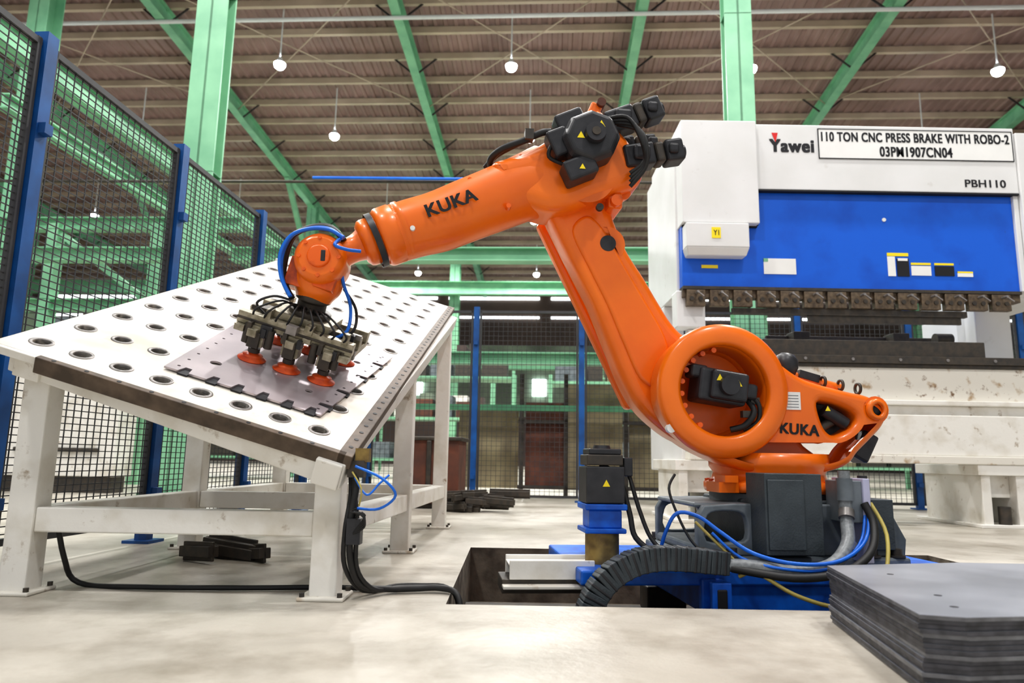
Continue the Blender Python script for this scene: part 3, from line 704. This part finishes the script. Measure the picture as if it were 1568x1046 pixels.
b=MB()
b.tube([(.03,-.42,.34),(.02,-.44,.28),(-.02,-.5,.20),(-.12,-.55,.13),(-.28,-.56,.105),(-.42,-.52,.12),(-.55,-.46,.12),(-.63,-.42,.13)],.026,GHOSE,n=12)
b.tube([(.10,-.44,.36),(.11,-.48,.28),(.04,-.56,.18),(-.10,-.60,.11),(-.3,-.60,.09),(-.5,-.5,.11)],.016,RUBBER,n=10)
for k,pz in enumerate((.33,.20)): b.cyl((.03-.02*k,-.425-.04*k,pz),(.02-.03*k,-.44-.05*k,pz-.03),.031,.031,STEELR,n=16)
b.tube([(.12,-.44,.34),(.06,-.5,.22),(-.10,-.58,.15),(-.28,-.59,.14),(-.42,-.52,.17),(-.52,-.46,.24),(-.60,-.42,.30),(-.68,-.40,.31),(-.72,-.38,.24),(-.74,-.36,.16)],.008,HOSEB)
b.tube([(.10,-.44,.31),(.03,-.5,.2),(-.15,-.58,.12),(-.33,-.58,.12),(-.46,-.5,.15),(-.56,-.46,.24)],.006,HOSEB)
b.tube([(.14,-.42,.36),(.15,-.5,.24),(.08,-.58,.09),(-.02,-.62,.01),(-.15,-.63,-.01),(-.30,-.6,.03),(-.42,-.55,.10),(-.47,-.5,.08)],.008,CABY)
b.tube([(-.62,-.44,.28),(-.54,-.46,.2),(-.46,-.5,.12),(-.38,-.52,.09)],.006,CABY)
b.tube([(-.95,-.2,.50),(-.88,-.24,.44),(-.84,-.26,.30),(-.82,-.28,.20),(-.74,-.34,.13)],.012,RUBBER)
b.tube([(-.93,-.2,.53),(-.85,-.22,.50),(-.80,-.26,.32),(-.76,-.3,.2),(-.70,-.36,.13)],.009,RUBBER)
b.tube([(-.62,-.2,.46),(-.66,-.24,.40),(-.64,-.28,.30),(-.60,-.32,.2),(-.55,-.36,.14)],.006,RUBBER)
b.obj("base_hoses",rg)
b=MB()
b.bb(-1.08,.46,-.42,.42,.03,.088,BLUEC);b.bb(-.55,.40,-.40,.40,-.10,.03,BLUEC)
b.bb(-.60,-.50,-.44,-.40,-.12,.06,BLUEC);b.bb(.40,.75,-.30,.36,.0,.06,BLUEC)
for x in(-.5,.30):
    for s in(-.38,.38): b.bb(x-.1,x+.1,s-.07,s+.07,-.22,-.10,DKST)
b.obj("carriage",rg,bevel=.008)
b=MB()
b.bb(-.58,-.50,-.50,-.47,-.14,.055,BLUEC);b.bb(-.56,-.52,-.505,-.495,-.11,.03,INK);b.bb(-.57,-.51,-.47,-.42,-.05,.05,BLUEC)
b.cyl((-.945,-.2,.088),(-.945,-.2,.225),.072,.072,BRASS,n=32)
b.bb(-1.035,-.86,-.29,-.11,.215,.235,BLUEC);b.bb(-1.015,-.875,-.27,-.13,.235,.31,BLUEC);b.bb(-1.035,-.855,-.29,-.11,.31,.335,BLUEC)
b.bb(-1.03,-.865,-.285,-.115,.337,.49,BLACK);b.bb(-1.025,-.87,-.28,-.12,.495,.54,DKST);b.bb(-1.015,-.875,-.27,-.13,.54,.565,BLACK)
b.cyl((-.945,-.2,.565),(-.945,-.2,.58),.04,.035,BLACK,n=20);b.bb(-.86,-.82,-.25,-.17,.45,.53,BLACK)
b.obj("carriage_drive_motor",rg,bevel=.008)
b=MB();tri(b,(-.945,.42),.016,-.2865,YEL);b.obj("drive_warning_label",rg)
b=MB();b.bb(-1.35,-1.0,-.30,-.12,.085,.092,WHITEP);b.bb(-1.35,-1.0,-.31,-.295,.035,.11,WHITEP);b.bb(-1.38,-.98,-.36,-.30,.005,.018,WRUST);b.bb(-1.35,-1.0,-.13,-.115,.035,.11,WHITEP);b.bb(-1.38,-.98,-.30,-.10,-.02,.035,DKST)
b.obj("cable_tray",rg,bevel=.003)
b=MB()
path=catmull([(-1.10,-.52,-.28),(-1.09,-.52,-.14),(-1.065,-.52,-.03),(-1.01,-.52,.06),(-.92,-.51,.12),(-.82,-.50,.145),(-.70,-.49,.145),(-.60,-.48,.135),(-.50,-.46,.125)],8)
L=0;nxt=0
for i in range(len(path)-1):
    seg=(path[i+1]-path[i]).length
    while nxt<=L+seg:
        t=(nxt-L)/seg;p=path[i].lerp(path[i+1],t);d=(path[i+1]-path[i]).normalized()
        b.beam(p-d*.021,p+d*.021,.09,.088,DGREY,up=V((0,1,0)).cross(d));b.beam(p-d*.006,p+d*.006,.094,.091,BLACK,up=V((0,1,0)).cross(d));nxt+=.041
    L+=seg
b.obj("drag_chain",rg,bevel=.004)

# ------------------------------------------------------------------ press brake
PM=Matrix.Translation((0,6.2,0));pg=group("press_brake",PM)
b=MB()
b.bb(2.236,4.668,.0,.30,3.008,3.652,WHITE)
b.bb(1.534,2.234,-.06,1.3,2.66,3.652,WHITE)
b.bb(4.67,5.3,-.02,1.3,2.1,3.60,WHITE)
b.bb(1.553,2.12,-.10,.3,2.42,2.645,WHITE)
b.add([(1.553,-.10,2.42),(2.12,-.10,2.42),(2.10,-.06,2.35),(1.575,-.06,2.35),(1.553,.3,2.42),(2.12,.3,2.42),(2.10,.3,2.35),(1.575,.3,2.35)],[(0,1,2,3),(0,4,5,1),(3,2,6,7),(0,3,7,4),(1,5,6,2)],WHITE)
b.obj("white_covers",pg,bevel=.008)
b=MB()
b.bb(1.545,4.62,.05,.17,2.085,3.0,BLUEP);b.bb(4.62,4.665,.02,.2,2.085,3.0,WHITE)
b.obj("blue_ram",pg,bevel=.006)
b=MB()
b.bb(2.225,4.66,-.006,.05,2.992,3.008,INK);b.bb(2.226,2.24,-.006,.05,2.66,3.0,INK);b.bb(1.545,2.236,.02,.05,2.648,2.66,INK)
b.bb(1.545,4.62,.03,.17,2.06,2.088,DKST)
b.bb(1.545,4.62,.06,.16,1.99,2.06,CLAMP)
for x in(3.42,): b.cyl((x,.05,2.75),(x,.04,2.75),.018,.018,PAPER,n=16)
b.obj("ram_trim",pg)
b=MB();x=1.66;k=0
while x<4.6:
    b.bb(x-.085,x+.085,.03,.09,1.905,2.055,CLAMP);b.cyl((x,.02,2.02),(x,-.05,2.02),.012,.012,STEELR,n=10);b.beam((x,-.04,2.02),(x+.05,-.06,1.97),.018,.012,STEELR)
    b.cyl((x-.04,.03,1.97),(x-.04,.02,1.97),.02,.02,DKST,n=12);b.cyl((x+.04,.03,1.97),(x+.04,.02,1.97),.02,.02,DKST,n=12)
    x+=.213
b.obj("punch_clamps",pg,bevel=.004)
b=MB();b.bb(2.0,4.13,.07,.12,1.845,1.90,DKST);b.bb(2.69,4.08,.085,.11,1.78,1.845,DKST);b.obj("upper_punch",pg)
b=MB()
for x0,x1 in((1.52,1.72),(4.55,4.75)):
    b.bb(x0,x1,.17,1.5,2.05,3.55,WHITE);b.bb(x0,x1,.75,1.5,1.2,2.05,WHITE);b.bb(x0,x1,.12,1.5,.42,1.36,WHITE)
b.bb(1.50,1.76,.10,.3,1.72,2.06,WHITE);b.bb(4.55,4.9,.6,.9,1.3,2.1,WHITE);b.bb(1.62,1.68,.2,.3,1.4,1.72,WHITE)
b.obj("side_frames",pg,bevel=.01)
b=MB()
b.bb(2.33,5.1,-.02,.16,1.40,1.468,DKST);b.bb(2.25,4.235,.03,.12,1.468,1.612,DKST);b.bb(2.2,5.1,.0,.2,1.37,1.40,DKST)
for i in range(6): b.cyl((2.6+.42*i,.0,1.435),(2.6+.42*i,-.03,1.435),.014,.014,STEELR,n=10)
b.obj("lower_die",pg,bevel=.004)
b=MB()
b.bb(1.75,5.1,.02,.22,1.08,1.37,WRUST);b.bb(1.6,5.1,-.03,.22,1.035,1.08,WHITEP);b.bb(1.6,5.1,.03,.22,.95,1.035,WHITEP)
b.bb(1.55,5.1,-.04,.22,.60,.95,WHITEP);b.bb(1.55,5.1,-.07,.22,.53,.60,WRUST)
b.obj("bed",pg,bevel=.008)
b=MB()
for x0 in(1.45,4.05,):
    b.bb(x0-.03,x0+.42,-.06,.9,.44,.53,WHITEP);b.bb(x0,x0+.08,-.04,.8,.02,.44,WHITEP);b.bb(x0+.30,x0+.38,-.04,.8,.02,.44,WHITEP);b.bb(x0+.08,x0+.30,.05,.8,.25,.44,WHITEP);b.bb(x0-.05,x0+.45,-.08,.9,0,.03,WHITEP)
    b.cyl((x0+.19,-.02,.03),(x0+.19,-.02,.18),.05,.05,DKST,n=16)
b.obj("support_feet",pg,bevel=.006)
b=MB();b.bb(2.6,4.4,.95,1.05,1.62,1.78,BLUEP);b.bb(2.6,4.4,.9,.95,1.74,1.80,DKST)
for x in(2.9,3.9): b.bb(x-.08,x+.08,.75,.95,1.6,1.82,DKST)
b.cyl((4.2,.7,1.75),(4.36,.7,1.75),.06,.06,DKST);b.obj("back_gauge",pg,bevel=.005)
b=MB();b.bb(2.83,4.645,-.006,0,3.32,3.612,PAPER)
for z in(3.318,3.608): b.bb(2.828,4.647,-.009,0,z,z+.007,INK)
for x in(2.828,4.64): b.bb(x,x+.007,-.009,0,3.32,3.612,INK)
b.bb(2.29,2.585,.044,.05,2.215,2.362,PAPER);b.bb(2.29,2.33,.042,.05,2.33,2.362,GREEN)
b.bb(3.426,3.62,.044,.05,2.405,2.435,YEL);b.bb(3.426,3.495,.043,.05,2.215,2.40,PAPER);b.bb(3.51,3.62,.043,.05,2.215,2.38,INK);b.bb(3.52,3.61,.042,.05,2.36,2.385,PAPER)
b.bb(3.640,3.82,.044,.05,2.325,2.345,YEL);b.bb(3.640,3.82,.044,.05,2.225,2.315,PAPER)
b.bb(3.855,4.03,.044,.05,2.325,2.345,YEL);b.bb(3.855,4.03,.043,.05,2.225,2.315,INK);b.bb(4.06,4.20,.044,.05,2.22,2.27,PAPER);b.bb(4.06,4.20,.043,.05,2.255,2.27,YEL)
b.bb(1.78,1.86,-.106,-.1,2.50,2.60,YEL);b.bb(1.72,1.87,.044,.05,2.26,2.29,YEL)
b.obj("labels",pg)
text("110 TON CNC PRESS BRAKE WITH ROBO-2","sign_text_1",pg,side(3.737,-.008,3.535),1.76,.095,INK,.035)
text("03PM1907CN04","sign_text_2",pg,side(3.737,-.008,3.395),.68,.10,INK,.035)
text("Yawei","logo_text",pg,side(2.58,-.003,3.44),.42,.13,INK,.045)
text("PBH110","model_text",pg,side(4.36,-.003,3.10),.38,.075,INK,.02)
text("Y1","tag_text",pg,side(1.82,-.108,2.55),.05,.05,INK,.01)
b=MB();b.add([(2.395,-.006,3.565),(2.455,-.006,3.565),(2.43,-.006,3.47)],[(0,1,2)],REDI);b.obj("logo_accent",pg)

# ------------------------------------------------------------------ stack of sheets
b=MB();SH=mat("sheet_steel_lit_face",(.34,.355,.39),(.24,.255,.285),scale=3,rough=.38,metal=.35,rvar=.1)  # stack faces lightened in the colour to imitate reflection
SHE=mat("sheet_edges",(.10,.10,.115),(.05,.05,.055),scale=30,rough=.5,metal=.3)  # same sheets, edge colour darkened to set off the lit faces
SHL=mat("sheet_edge_light",(.22,.225,.24),(.12,.12,.13),scale=20,rough=.45,metal=.3)
base=[(1.079,2.469),(.953,1.706),(1.045,1.680),(1.20,1.705),(2.6,1.75),(2.6,2.60),(1.60,2.60)]
N=17;t=.18/N
for i in range(N):
    jx,jy=random.uniform(-.005,.005),random.uniform(-.005,.005)
    z0=i*t+.0012;z1=(i+1)*t
    P=[(x+jx,y+jy) for x,y in base];k=len(P)
    vs=[(x,y,z0) for x,y in P]+[(x,y,z1) for x,y in P]
    b.add(vs,[(j,(j+1)%k,k+(j+1)%k,k+j) for j in range(k)],SHE if i%4 else SHL);b.add(vs,[tuple(range(k,2*k)),tuple(range(k))[::-1]],SH)
for x,y in((1.09,1.80),(1.14,1.95),(1.2,2.3)): b.cyl((x,y,.180),(x,y,.1806),.010,.010,INK,n=12)
b.obj("steel_sheet_stack")

# ------------------------------------------------------------------ world
w=bpy.data.worlds.new("world");scn.world=w;w.use_nodes=True
bg=w.node_tree.nodes["Background"];bg.inputs[0].default_value=(.95,.97,1,1);bg.inputs[1].default_value=.68
scn.view_settings.view_transform='Standard'
try: scn.view_settings.look='Medium High Contrast'
except Exception: pass
scn.view_settings.exposure=-0.05
